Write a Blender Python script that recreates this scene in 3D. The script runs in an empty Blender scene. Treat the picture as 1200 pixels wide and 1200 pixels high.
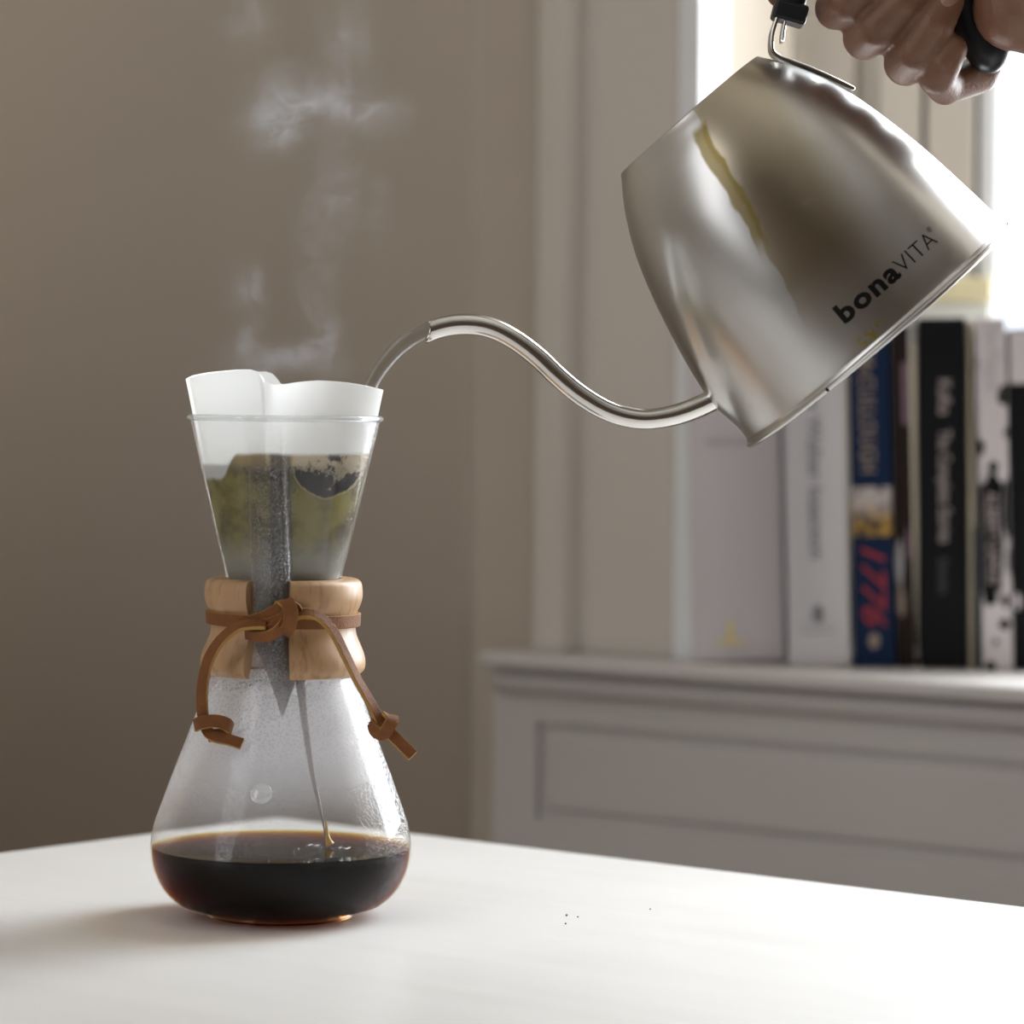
import bpy, bmesh, math, random
from mathutils import Vector, Matrix, noise
random.seed(7)
PI = math.pi
scn = bpy.context.scene
COL = scn.collection

# ------------------------------------------------------------------ camera, world, lights, exposure
FPX, HY = 3900.0, 475.0            # focal length in px, horizon row (image taken as 1200 px)
ROLL = math.radians(0.6)
ZC = 0.75 + 0.2127                 # camera height (table top at 0.75)
YC = 1.383                         # distance of the flask
S = YC / FPX                       # metres per pixel at that distance
cam = bpy.data.cameras.new('camera'); cam_o = bpy.data.objects.new('camera', cam); COL.objects.link(cam_o)
cam_o.location = (0, 0, ZC)
cam_o.rotation_euler = (Matrix.Rotation(PI/2, 4, 'X') @ Matrix.Rotation(ROLL, 4, 'Z')).to_euler()
cam.sensor_width = 36; cam.lens = FPX/1200*36
cam.shift_y = -(600-HY)/1200
cam.clip_start = 0.05; cam.clip_end = 60
cam.dof.use_dof = True; cam.dof.focus_distance = YC-0.01; cam.dof.aperture_fstop = 7.0
scn.camera = cam_o
scn.view_settings.view_transform = 'Standard'; scn.view_settings.look = 'None'
scn.view_settings.gamma = 1; scn.view_settings.use_curve_mapping = False
scn.view_settings.exposure = 0.0

w = bpy.data.worlds.new('sky'); scn.world = w; w.use_nodes = True
bg = w.node_tree.nodes['Background']; bg.inputs[0].default_value = (0.86, 0.93, 1, 1); bg.inputs[1].default_value = 1.6

def area(name, loc, target, sx, sy, power, color):
    l = bpy.data.lights.new(name, 'AREA'); l.shape = 'RECTANGLE'; l.size = sx; l.size_y = sy
    l.energy = power; l.color = color
    o = bpy.data.objects.new(name, l); COL.objects.link(o); o.location = loc
    o.rotation_euler = (Vector(target)-Vector(loc)).to_track_quat('-Z', 'Y').to_euler()
    return o
wl = area('window_daylight', (0.843, 2.055, 1.50), (0.843-.222, 2.055-.975, 1.46), 0.85, 1.25, 54, (0.92, 0.96, 1.0))
area('assumed_side_light', (-1.75, 0.65, 1.65), (0.0, 1.4, 1.0), 2.1, 1.9, 30, (0.93, 0.96, 1.0))  # assumed unseen light source at left; no window opening is built there

# ------------------------------------------------------------------ pixel -> world
CR, SR = math.cos(ROLL), math.sin(ROLL)
def P(px, py, Y=YC):
    u, v = px-600, py-HY
    return Vector(((u*CR+v*SR)*Y/FPX, Y, ZC-(-u*SR+v*CR)*Y/FPX))
def on_z(px, py, z):
    u, v = px-600, py-HY
    vv = -u*SR+v*CR
    Y = (ZC-z)*FPX/vv
    return P(px, py, Y)

# ------------------------------------------------------------------ helpers
def obj(name, me, mat=None, parent=None, smooth=False):
    if isinstance(me, bmesh.types.BMesh):
        bm = me; me = bpy.data.meshes.new(name); bm.to_mesh(me); bm.free()
    if mat: me.materials.clear(); me.materials.append(mat)
    if smooth: me.polygons.foreach_set('use_smooth', [True]*len(me.polygons))
    o = bpy.data.objects.new(name, me); COL.objects.link(o)
    if parent: o.parent = parent
    return o
def tag(o, label=None, cat=None, group=None, kind=None):
    if label: o['label'] = label
    if cat: o['category'] = cat
    if group: o['group'] = group
    if kind: o['kind'] = kind
    return o
def thing(name, label, cat, loc=(0,0,0), group=None):
    o = bpy.data.objects.new(name, None); COL.objects.link(o); o.location = loc
    o.empty_display_size = 0.02
    return tag(o, label, cat, group)
def pydata(name, v, f, mat=None, parent=None, smooth=True):
    me = bpy.data.meshes.new(name); me.from_pydata([tuple(a) for a in v], [], f); me.update()
    return obj(name, me, mat, parent, smooth)
def bevel(o, wd=0.002, seg=2):
    m = o.modifiers.new('bevel', 'BEVEL'); m.width = wd; m.segments = seg; m.limit_method = 'ANGLE'
    return o
def prism(bm, poly, z0, z1):
    """vertical prism over plan polygon"""
    a = [bm.verts.new((p[0], p[1], z0)) for p in poly]; b = [bm.verts.new((p[0], p[1], z1)) for p in poly]
    n = len(poly)
    bm.faces.new(a[::-1]); bm.faces.new(b)
    for i in range(n): bm.faces.new((a[i], a[(i+1) % n], b[(i+1) % n], b[i]))
    bmesh.ops.recalc_face_normals(bm, faces=bm.faces)
def box(bm, x0, x1, y0, y1, z0, z1):
    prism(bm, [(x0, y0), (x1, y0), (x1, y1), (x0, y1)], z0, z1)
def cr(pts, n=8):
    """catmull-rom through points"""
    pts = [Vector(p) for p in pts]; out = []
    q = [pts[0]*2-pts[1]]+pts+[pts[-1]*2-pts[-2]]
    for i in range(1, len(q)-2):
        for k in range(n):
            t = k/n
            out.append(0.5*((2*q[i])+(q[i+1]-q[i-1])*t+(2*q[i-1]-5*q[i]+4*q[i+1]-q[i+2])*t*t+(3*q[i]-3*q[i+1]+q[i+2]-q[i-1])*t**3))
    out.append(pts[-1]); return out
def lerp_tab(tab, x):
    if x <= tab[0][0]: return tab[0][1]
    for (a, b), (c, d) in zip(tab, tab[1:]):
        if x <= c: return b+(d-b)*(x-a)/(c-a)
    return tab[-1][1]
def tube(pts, rad, seg=20, closed=False, cap=True, section=None, up=None, twist=None):
    """sweep circle or section [(u,v)] along pts; returns verts, faces"""
    n = len(pts); pts = [Vector(p) for p in pts]; V = []; F = []
    tang = []
    for i in range(n):
        a = pts[(i-1) % n] if closed or i > 0 else pts[0]; b = pts[(i+1) % n] if closed or i < n-1 else pts[-1]
        tang.append((b-a).normalized())
    nrm = Vector(up) if up is not None and not isinstance(up, list) else Vector((0, 0, 1))
    if up is None and abs(tang[0].dot(nrm)) > .9: nrm = Vector((0, 1, 0))
    m = len(section) if section else seg
    for i in range(n):
        if isinstance(up, list): nrm = Vector(up[i])
        nrm = (nrm-tang[i]*nrm.dot(tang[i])).normalized()
        bi = tang[i].cross(nrm)
        r = rad[i] if isinstance(rad, (list, tuple)) else rad
        for k in range(m):
            if section: u, v = section[k][0]*r, section[k][1]*r
            else: u, v = r*math.cos(2*PI*k/m), r*math.sin(2*PI*k/m)
            V.append(pts[i]+nrm*u+bi*v)
    for i in range(n if closed else n-1):
        j = (i+1) % n
        for k in range(m):
            l = (k+1) % m
            F.append((i*m+k, i*m+l, j*m+l, j*m+k))
    if cap and not closed:
        F.append(tuple(range(m))[::-1]); F.append(tuple((n-1)*m+k for k in range(m)))
    return V, F
def lathe(prof, seg=96, rfun=None, closed_top=False):
    V = []; F = []
    for (r, z) in prof:
        for k in range(seg):
            t = 2*PI*k/seg
            rr = rfun(r, z, t) if rfun else r
            V.append((rr*math.cos(t), rr*math.sin(t), z))
    for i in range(len(prof)-1):
        for k in range(seg):
            l = (k+1) % seg
            F.append((i*seg+k, i*seg+l, (i+1)*seg+l, (i+1)*seg+k))
    return V, F
def fix_normals(o):
    bm = bmesh.new(); bm.from_mesh(o.data); bmesh.ops.remove_doubles(bm, verts=bm.verts, dist=1e-7)
    bmesh.ops.recalc_face_normals(bm, faces=bm.faces); bm.to_mesh(o.data); bm.free(); return o

# ------------------------------------------------------------------ materials
class NT:
    def __init__(s, name):
        s.m = bpy.data.materials.new(name); s.m.use_nodes = True; s.t = s.m.node_tree; s.t.nodes.clear()
        s.out = s.t.nodes.new('ShaderNodeOutputMaterial')
    def n(s, typ, ins=None, **kw):
        x = s.t.nodes.new(typ)
        for k, v in kw.items(): setattr(x, k, v)
        for k, v in (ins or {}).items(): s.set(x.inputs[k], v)
        return x
    def set(s, sock, v):
        if isinstance(v, bpy.types.NodeSocket): s.t.links.new(v, sock)
        elif isinstance(v, (tuple, list)) and sock.type == 'RGBA' and len(v) == 3: sock.default_value = (*v, 1)
        else: sock.default_value = v
    def math(s, op, a, b=0.0, c=None, clamp=False):
        x = s.t.nodes.new('ShaderNodeMath'); x.operation = op; x.use_clamp = clamp
        s.set(x.inputs[0], a); s.set(x.inputs[1], b)
        if c is not None: s.set(x.inputs[2], c)
        return x.outputs[0]
    def ss(s, x, a, b):
        r = s.t.nodes.new('ShaderNodeMapRange'); r.interpolation_type = 'SMOOTHSTEP'
        s.set(r.inputs['Value'], x); s.set(r.inputs['From Min'], a); s.set(r.inputs['From Max'], b)
        return r.outputs[0]
    def mixc(s, f, a, b):
        x = s.t.nodes.new('ShaderNodeMix'); x.data_type = 'RGBA'
        s.set(x.inputs['Factor'], f); s.set(x.inputs[6], a); s.set(x.inputs[7], b); return x.outputs[2]
    def noise(s, vec, scale, detail=3, rough=.5, dist=0, out='Fac'):
        x = s.n('ShaderNodeTexNoise', {'Vector': vec, 'Scale': scale, 'Detail': detail, 'Roughness': rough, 'Distortion': dist}); return x.outputs[out]
    def coords(s, scale=None):
        tc = s.n('ShaderNodeTexCoord').outputs['Object']
        if scale: tc = s.n('ShaderNodeMapping', {'Vector': tc, 'Scale': scale}).outputs[0]
        return tc
    def xyz(s, vec): return s.n('ShaderNodeSeparateXYZ', {0: vec}).outputs
    def mixs(s, f, a, b): 
        x = s.n('ShaderNodeMixShader', {0: f, 1: a, 2: b}); return x.outputs[0]
    def fres(s, ior):
        bf = s.n('ShaderNodeNewGeometry').outputs['Backfacing']      # thin wall: same reflectance from both sides
        return s.n('ShaderNodeFresnel', {'IOR': s.math('MULTIPLY_ADD', bf, 1/ior-ior, ior)}).outputs[0]
    def surf(s, sh): s.t.links.new(sh, s.out.inputs[0]); return s.m
def plain(name, col, rough=.5, var=.06, nscale=40, metal=0, bump=0, bscale=200, spec=.5, stretch=None, **kw):
    t = NT(name); c = t.coords(stretch)
    f = t.noise(c, nscale, 4)
    cc = t.mixc(f, tuple(max(0, x*(1-var)) for x in col), tuple(min(1, x*(1+var)) for x in col))
    b = t.n('ShaderNodeBsdfPrincipled', {'Base Color': cc, 'Roughness': rough, 'Metallic': metal, 'Specular IOR Level': spec, **kw})
    if bump:
        bp = t.n('ShaderNodeBump', {'Height': t.noise(c, bscale, 3), 'Strength': bump, 'Distance': .001})
        t.set(b.inputs['Normal'], bp.outputs[0])
    return t.surf(b.outputs[0])

M = {}
M['wall'] = plain('painted_wall', (.50, .44, .365), .75, .03, 6, bump=.15, bscale=90)
M['trim'] = plain('painted_trim', (.60, .555, .50), .42, .03, 10, bump=.05, bscale=60)
M['sillpaint'] = plain('painted_sill', (.57, .545, .53), .38, .03, 10, bump=.05, bscale=60)
M['cream'] = plain('cream_paint', (.80, .74, .50), .5, .03, 10)
M['sash'] = plain('white_sash_paint', (.80, .82, .84), .35, .02, 10)
M['seal'] = plain('dark_seal', (.03, .035, .035), .6)
M['far_wall'] = plain('brown_far_wall', (.20, .145, .10), .7, .05, 6)
M['ceiling'] = plain('ceiling_paint', (.72, .69, .64), .8, .02, 5)
M['floor'] = plain('floor_wood', (.26, .16, .09), .4, .25, 3, stretch=(1, 12, 1))
M['black_plastic'] = plain('black_plastic', (.012, .013, .016), .38, .1, 80, bump=.05)
M['crumb'] = plain('crumb', (.16, .09, .04), .8)
M['skin'] = None

def mk_table():
    t = NT('whitewashed_table_top'); c = t.coords((1.2, 14, 1))
    g = t.noise(c, 5, 5, .6, .6); g2 = t.noise(t.coords((.6, 60, 1)), 9, 3)
    c1 = t.mixc(g, (.74, .72, .70), (.83, .82, .81)); c2 = t.mixc(t.math('MULTIPLY', g2, .25), c1, (.68, .65, .62))
    b = t.n('ShaderNodeBsdfPrincipled', {'Base Color': c2, 'Roughness': t.math('MULTIPLY_ADD', g, .12, .30), 'Specular IOR Level': .5})
    bp = t.n('ShaderNodeBump', {'Height': g2, 'Strength': .06, 'Distance': .0005}); t.set(b.inputs['Normal'], bp.outputs[0])
    return t.surf(b.outputs[0])
M['table'] = mk_table()

def mk_skin():
    t = NT('skin'); c = t.coords()
    n1 = t.noise(c, 60, 4); n2 = t.noise(c, 700, 3)
    v = t.n('ShaderNodeTexVoronoi', {'Vector': c, 'Scale': 900.0}).outputs[0]
    cc = t.mixc(n1, (.155, .066, .037), (.24, .118, .072))
    b = t.n('ShaderNodeBsdfPrincipled', {'Base Color': cc, 'Roughness': .46, 'Subsurface Weight': .06, 'Subsurface Scale': .004, 'Subsurface Radius': (1, .35, .2)})
    h = t.math('ADD', n2, t.math('MULTIPLY', v, .5))
    bp = t.n('ShaderNodeBump', {'Height': h, 'Strength': .35, 'Distance': .0004}); t.set(b.inputs['Normal'], bp.outputs[0])
    return t.surf(b.outputs[0])
M['skin'] = mk_skin()
M['nail'] = plain('nail', (.30, .165, .12), .28, .04, 60)

def mk_steel(stain):
    t = NT('brushed_steel_stained' if stain else 'brushed_steel'); c = t.coords()
    br = t.noise(t.coords((1, 1, 60)), 12, 1)            # fine rings round the body
    sm = t.noise(c, 22, 5, .6)
    col = t.mixc(sm, (.47, .455, .435), (.56, .55, .535))
    rough = t.math('MULTIPLY_ADD', sm, .08, .25)
    if stain:
        x, y, z = t.xyz(c)[:3]
        wob = t.math('MULTIPLY', t.math('SUBTRACT', t.noise(c, 48, 2.5), .5), .012)
        # dried drip running down from the top rim: x goes 6px -> 49px while z goes 336px -> 163px
        lx = t.math('MULTIPLY_ADD', z, -.25, (6+336*.25)*S)
        d = t.math('ABSOLUTE', t.math('ADD', t.math('SUBTRACT', x, lx), wob))
        m1 = t.math('MULTIPLY', t.math('SUBTRACT', 1, t.ss(d, .0025, .0042)), t.ss(z, 150*S, 185*S))
        m1 = t.math('MULTIPLY', m1, t.math('SUBTRACT', 1, t.ss(z, 312*S, 322*S)))
        m1 = t.math('MULTIPLY', m1, t.ss(y, 0, .01))
        brown_refl = t.math('MULTIPLY', t.ss(t.math('SUBTRACT', lx, t.math('ADD', x, wob)), 0.0, .0015), t.math('SUBTRACT', 1, t.ss(t.math('SUBTRACT', lx, x), .028, .05)))  # brown room reflection beside the drip, painted into the steel colour
        brown_refl = t.math('MULTIPLY', brown_refl, t.math('MULTIPLY', t.ss(y, 0, .01), t.ss(z, 40*S, 130*S)))
        sp = t.math('MULTIPLY', t.ss(t.noise(c, 120, 4, .7), .63, .7), .5)
        col = t.mixc(t.math('MULTIPLY', brown_refl, .7), col, (.33, .26, .15))
        col = t.mixc(t.math('MULTIPLY', m1, .8), col, (.19, .135, .02))
        col = t.mixc(t.math('MULTIPLY', sp, .5), col, (.45, .41, .34))
        # small yellow splash near the foot
        dx = t.math('SUBTRACT', x, 22*S); dz = t.math('SUBTRACT', z, 16*S)
        dd = t.math('SQRT', t.math('ADD', t.math('MULTIPLY', dx, dx), t.math('MULTIPLY', t.math('MULTIPLY', dz, dz), 4)))
        m2 = t.math('MULTIPLY', t.math('SUBTRACT', 1, t.ss(dd, .004, .010)), t.ss(t.noise(c, 400, 2), .5, .58))
        col = t.mixc(t.math('MULTIPLY', t.math('MULTIPLY', m2, t.ss(y, 0, .01)), .8), col, (.55, .47, .06))
        rough = t.math('ADD', rough, t.math('ADD', t.math('MULTIPLY', m1, .1), t.math('MULTIPLY', sp, .2)))
    b = t.n('ShaderNodeBsdfPrincipled', {'Base Color': col, 'Metallic': 1.0, 'Roughness': rough})
    return t.surf(b.outputs[0])
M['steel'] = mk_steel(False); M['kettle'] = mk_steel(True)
M['tube_steel'] = plain('polished_steel', (.66, .64, .61), .16, .03, 30, metal=1)
M['print'] = plain('black_print', (.006, .0055, .005), .6, spec=.12)

def mk_wood():
    t = NT('turned_wood'); c = t.coords((1, 1, .22))
    g = t.noise(c, 260, 4, .6, .3); wv = t.noise(t.coords((1, 1, .12)), 60, 3, .5, 1.0)
    col = t.mixc(wv, (.345, .19, .085), (.52, .325, .17)); col = t.mixc(t.math('MULTIPLY', t.ss(g, .5, .66), .5), col, (.22, .105, .04))
    b = t.n('ShaderNodeBsdfPrincipled', {'Base Color': col, 'Roughness': .5, 'Coat Weight': .12, 'Coat Roughness': .25})
    bp = t.n('ShaderNodeBump', {'Height': g, 'Strength': .12, 'Distance': .0004}); t.set(b.inputs['Normal'], bp.outputs[0])
    return t.surf(b.outputs[0])
M['wood'] = mk_wood()
M['leather'] = plain('brown_leather', (.19, .070, .020), .6, .35, 150, bump=.5, bscale=1500, spec=.25)
M['leather_edge'] = plain('raw_leather_edge', (.36, .19, .045), .75, .2, 400, bump=.4, bscale=1500)

def mk_glass():
    """thin wall of clear glass; mist and droplets of condensation sit on it"""
    t = NT('flask_glass'); c = t.coords(); x, y, z = t.xyz(c)[:3]
    zz = lambda py: (1072-py)*S
    lw = t.fres(1.5)
    vor = t.n('ShaderNodeTexVoronoi', {'Vector': c, 'Scale': 900.0}).outputs[0]
    drop = t.ss(vor, .25, .55)
    bp = t.n('ShaderNodeBump', {'Height': drop, 'Strength': .3, 'Distance': .0004, 'Normal': t.n('ShaderNodeNewGeometry').outputs['Normal']})
    low = t.math('MULTIPLY', t.math('SUBTRACT', 1, t.ss(z, zz(830), zz(735))), t.ss(z, zz(1000), zz(870)))
    # the pouring channel, facing the camera, is beaded with water
    ch = t.math('MULTIPLY', t.math('SUBTRACT', 1, t.ss(t.math('ABSOLUTE', t.math('SUBTRACT', x, -.0035)), .0058, .0080)), t.math('SUBTRACT', 1, t.ss(y, -.020, -.016)))
    ch = t.math('MULTIPLY', ch, t.math('SUBTRACT', 1, t.ss(z, zz(560), zz(510))))
    ch = t.math('MULTIPLY', ch, t.ss(z, zz(920), zz(830)))
    n1 = t.noise(c, 35, 3)
    fog = t.math('ADD', t.math('MULTIPLY', t.ss(z, zz(990), zz(940)), .05), t.math('MULTIPLY', low, t.math('MULTIPLY_ADD', n1, .12, .24)))
    fog = t.math('ADD', fog, t.math('MULTIPLY', t.math('SUBTRACT', 1, t.ss(z, zz(1000), zz(960))), .0))
    upper = t.math('MULTIPLY', t.math('SUBTRACT', 1, t.ss(z, zz(680), zz(560))), t.ss(z, zz(720), zz(690)))
    fog = t.math('ADD', fog, t.math('MULTIPLY', upper, .05))
    beads = t.math('MULTIPLY', t.math('SUBTRACT', 1, drop), t.math('MAXIMUM', t.math('MULTIPLY', t.ss(z, zz(930), zz(820)), t.math('MULTIPLY', low, .8)), ch))
    fog = t.math('SUBTRACT', fog, t.math('MULTIPLY', beads, .08), clamp=True)
    fog = t.math('ADD', fog, t.math('MULTIPLY', ch, .05))
    dif = t.n('ShaderNodeBsdfDiffuse', {'Color': (.88, .88, .93)}).outputs[0]; trl = t.n('ShaderNodeBsdfTranslucent', {'Color': (.88, .88, .93)}).outputs[0]
    mist = t.mixs(.55, dif, trl)
    tr = t.n('ShaderNodeBsdfTransparent', {'Color': t.mixc(t.math('MULTIPLY', beads, .45), (.975, .98, .98), (.42, .40, .37))}).outputs[0]
    gl = t.n('ShaderNodeBsdfGlossy', {'Color': (1, 1, 1), 'Roughness': t.math('MULTIPLY_ADD', low, .12, .03), 'Normal': bp.outputs[0]}).outputs[0]
    a = t.mixs(fog, tr, mist)
    lq = t.math('MULTIPLY_ADD', t.ss(z, zz(1000), zz(985)), .55, .45)     # liquid behind the wall halves the reflection
    return t.surf(t.mixs(t.math('MULTIPLY', lw, lq), a, gl))
M['glass'] = mk_glass()
def mk_clear(name, tint=(.98, .985, .985), rough=.02, k=1.0, ior=1.45):
    t = NT(name); f = t.fres(ior)
    tr = t.n('ShaderNodeBsdfTransparent', {'Color': tint}).outputs[0]; gl = t.n('ShaderNodeBsdfGlossy', {'Roughness': rough}).outputs[0]
    return t.surf(t.mixs(t.math('MULTIPLY', f, k, clamp=True), tr, gl))
M['clear'] = mk_clear('clear_glass')
def mk_rim():
    t = NT('thick_glass_lip'); f = t.fres(1.5)
    tr = t.n('ShaderNodeBsdfTransparent', {'Color': (.97, .98, .98)}).outputs[0]; gl = t.n('ShaderNodeBsdfGlossy', {'Roughness': .12}).outputs[0]
    d = t.mixs(.5, t.n('ShaderNodeBsdfDiffuse', {'Color': (.9, .9, .9)}).outputs[0], t.n('ShaderNodeBsdfTranslucent', {'Color': (.9, .9, .9)}).outputs[0])
    return t.surf(t.mixs(t.math('MULTIPLY_ADD', f, .8, .06, clamp=True), t.mixs(.22, tr, d), gl))
M['rimglass'] = mk_rim()
M['water'] = mk_clear('water', (.90, .90, .90), .03, 1.7, 1.33)
def mk_real_glass():
    t = NT('solid_glass_foot'); return t.surf(t.n('ShaderNodeBsdfPrincipled', {'Base Color': (1, .72, .50), 'Roughness': .03, 'Transmission Weight': 1.0, 'IOR': 1.45}).outputs[0])  # orange tint paints the bright glints at the base into the glass
M['foot'] = mk_real_glass()

M['dropwater'] = mk_clear('condensation_water', (.88, .88, .89), .06, 2.2, 1.33)
def mk_coffee():
    t = NT('black_coffee'); nz = t.xyz(t.n('ShaderNodeNewGeometry').outputs['True Normal'])[2]
    f = t.math('MULTIPLY', t.fres(1.33), t.math('GREATER_THAN', nz, .95))
    tr = t.n('ShaderNodeBsdfTransparent', {'Color': (1, 1, 1)}).outputs[0]; gl = t.n('ShaderNodeBsdfGlossy', {'Roughness': .03}).outputs[0]
    va = t.n('ShaderNodeVolumeAbsorption', {'Color': (.885, .76, .02), 'Density': 720.0})
    t.t.links.new(va.outputs[0], t.out.inputs['Volume'])
    return t.surf(t.mixs(t.math('MULTIPLY', f, .9), tr, gl))
M['coffee'] = mk_coffee()
M['drip'] = plain('coffee_drip', (.26, .23, .22), .15, .2, 100)
M['splash'] = plain('coffee_splash', (.62, .36, .05), .1, .2, 100)

def mk_filter():
    t = NT('filter_paper'); c = t.coords(); x, y, z = t.xyz(c)[:3]
    zz = lambda py: (1072-py)*S
    xx = lambda px: (px-333)*S
    n1 = t.noise(c, 45, 5, .6); n2 = t.noise(c, 160, 5, .7); nn = t.math('MULTIPLY', t.math('SUBTRACT', n1, .5), .010)
    # dry line steps down to the left
    step = t.ss(x, xx(285), xx(262))
    zl = t.math('MULTIPLY_ADD', step, -30*S, zz(531))
    wet = t.math('SUBTRACT', 1, t.ss(t.math('SUBTRACT', t.math('ADD', z, t.math('MULTIPLY', nn, .35)), zl), -.0012, .0012))
    olive = t.mixc(t.ss(n1, .35, .62), (.09, .07, .008), (.40, .335, .09))
    low = t.math('SUBTRACT', 1, t.ss(t.math('ADD', z, nn), zz(668), zz(618)))
    col = t.mixc(t.math('MULTIPLY', low, .8), olive, (.50, .50, .46))
    tan = t.ss(z, zz(562), zz(536)); col = t.mixc(t.math('MULTIPLY', tan, .8), col, (.42, .33, .20))
    col = t.mixc(t.math('SUBTRACT', 1, t.ss(z, zz(760), zz(700))), col, (.22, .17, .13))
    # slurry pressed against the wet paper, right of the channel
    ex = t.math('DIVIDE', t.math('SUBTRACT', x, xx(386)), 36*S); ez = t.math('DIVIDE', t.math('SUBTRACT', z, zz(542)), 39*S)
    e = t.math('ADD', t.math('ADD', t.math('MULTIPLY', ex, ex), t.math('MULTIPLY', ez, ez)), t.math('MULTIPLY', t.math('SUBTRACT', n1, .5), .9))
    dark = t.math('SUBTRACT', 1, t.ss(e, .92, 1.02))
    dcol = t.mixc(t.ss(t.math('ADD', n2, t.math('MULTIPLY', t.ss(z, zz(572), zz(535)), .22)), .60, .72), (.028, .022, .018), (.50, .42, .30))
    col = t.mixc(dark, col, dcol)
    rimc = t.math('SUBTRACT', 1, t.ss(t.math('ABSOLUTE', t.math('SUBTRACT', e, 1.06)), .03, .08))
    col = t.mixc(t.math('MULTIPLY', rimc, .7), col, (.55, .45, .28))
    band = t.math('MULTIPLY', t.math('SUBTRACT', 1, t.ss(t.math('ABSOLUTE', t.math('SUBTRACT', x, xx(334))), 9*S, 15*S)), t.ss(t.math('SUBTRACT', 0.0, y), 0, .01))  # dark strip behind the channel: wet paper plus painted shadow of the collar gap
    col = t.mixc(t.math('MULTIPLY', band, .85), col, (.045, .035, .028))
    col = t.mixc(wet, (.93, .93, .92), col)
    bp = t.n('ShaderNodeBump', {'Height': t.noise(c, 900, 3), 'Strength': .15, 'Distance': .0003})
    dif = t.n('ShaderNodeBsdfDiffuse', {'Color': col, 'Normal': bp.outputs[0]}).outputs[0]
    trl = t.n('ShaderNodeBsdfTranslucent', {'Color': col}).outputs[0]
    return t.surf(t.mixs(.5, dif, trl))
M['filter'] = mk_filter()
def mk_grounds():
    t = NT('wet_coffee_grounds'); c = t.coords(); n = t.noise(c, 220, 5, .7)
    col = t.mixc(t.ss(n, .5, .62), (.035, .022, .014), (.34, .25, .15))
    b = t.n('ShaderNodeBsdfPrincipled', {'Base Color': col, 'Roughness': .5})
    bp = t.n('ShaderNodeBump', {'Height': n, 'Strength': .6, 'Distance': .001}); t.set(b.inputs['Normal'], bp.outputs[0])
    return t.surf(b.outputs[0])
M['grounds'] = mk_grounds()

# ------------------------------------------------------------------ the room shell
SILL = 0.8112                                  # sill board top
# sill front edge from two image points
f0 = on_z(558, 763, SILL); f1 = on_z(1200, 806, SILL)
fd = (f1-f0).normalized(); fn = Vector((-fd.y, fd.x, 0))   # fn points out of the room (away)
if fn.y < 0: fn = -fn
def on_line(o_, px):
    k = (px-600+3)/FPX
    return o_+fd*((k*o_.y-o_.x)/(fd.x-k*fd.y))
A = fd; B = -fn
C0 = on_line(f0+fn*.058, 215); C0.z = 0         # room corner left of the window
def R(a, b, z=0): return C0+A*a+B*b+Vector((0, 0, z))
LA, LB, HT = 3.4, 3.6, 2.6
def structure(name, poly_z, mat, bev=0):
    bm = bmesh.new()
    for poly, z0, z1 in poly_z: prism(bm, poly, z0, z1)
    o = obj(name, bm, mat); o['kind'] = 'structure'
    if bev: bevel(o, bev, 3)
    return o
def rp(a0, a1, b0, b1): return [R(a0, b0), R(a1, b0), R(a1, b1), R(a0, b1)]
structure('floor', [(rp(-.1, LA+.1, -1.3, LB+.1), -.08, 0)], M['floor'])
structure('ceiling', [(rp(-.1, LA+.1, -1.3, LB+.1), HT, HT+.08)], M['ceiling'])
rc_ = .25
structure('wall_left', [([R(-.1, -.1), R(rc_, -.1), R(rc_, 0)]+[R(rc_-rc_*math.sin(k*PI/64), rc_-rc_*math.cos(k*PI/64)) for k in range(1, 32)]+[R(0, rc_), R(0, LB), R(-.1, LB)], 0, HT)], M['wall'])
bpy.data.objects['wall_left'].data.polygons.foreach_set('use_smooth', [len(p.vertices) == 4 and p.area < .2 for p in bpy.data.objects['wall_left'].data.polygons])
structure('wall_front', [(rp(-.1, LA+.1, LB, LB+.1), 0, HT)], M['far_wall'])
structure('wall_right', [(rp(LA, LA+.1, -.1, LB), 0, HT)], M['far_wall'])

def W(px):                                     # where the casing face is met by pixel column px
    o_ = f0+fn*.040
    k = (px-600+3)/FPX
    t_ = (k*o_.y-o_.x)/(fd.x-k*fd.y)
    return o_+fd*t_
w_l = W(628); w_r = W(797)
bay0 = P(905, 300, 2.14); bay0.z = 0            # inner corner, jamb meets window frame
bdir = Vector((.975, -.222, 0)).normalized(); bn = Vector((.222, .975, 0)).normalized()
bay1 = bay0+bdir*1.16                           # right end of the angled window
wall_back = fn*.012                             # plaster face behind the casing face
def xy(v): return (v.x, v.y)
wA = w_l+fn*.018
# wall left of opening: plaster plane through w_l..., running from corner to the opening edge
wall_face0 = Vector(C0); wf1 = w_r+fn*.018
sh = fd*1.2
wr0 = w_r+sh+fn*.018                           # right edge of opening in the wall
far_r = R(LA, 0)
out = fn*.10
structure('wall_window', [
    ([xy(wall_face0), xy(wf1), xy(wf1+out), xy(wall_face0+out)], 0, HT),
    ([xy(wr0), xy(far_r), xy(far_r+out), xy(wr0+out)], 0, HT),
    ([xy(wf1), xy(wr0), xy(bay1+bn*.1), xy(bay0+bn*.1)], 2.25, HT),
    ([xy(wf1-fd*.01), xy(wr0), xy(wr0+out), xy(wf1-fd*.01+out)], 0, SILL-.036),
], M['wall'])
# jamb (rounded front edge), angled window frame post with mouldings
jd = (bay0-w_r); jd.z = 0
structure('trim_1', [([xy(w_r+Vector((-.004, .006, 0))), xy(w_r+fd*.010), xy(w_r+fd*.012+jd*.06), xy(bay0+bdir*.004), xy(bay0+bn*.06), xy(w_r+fn*.12-fd*.01)], SILL, 2.25)], M['sash'], .004)
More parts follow.
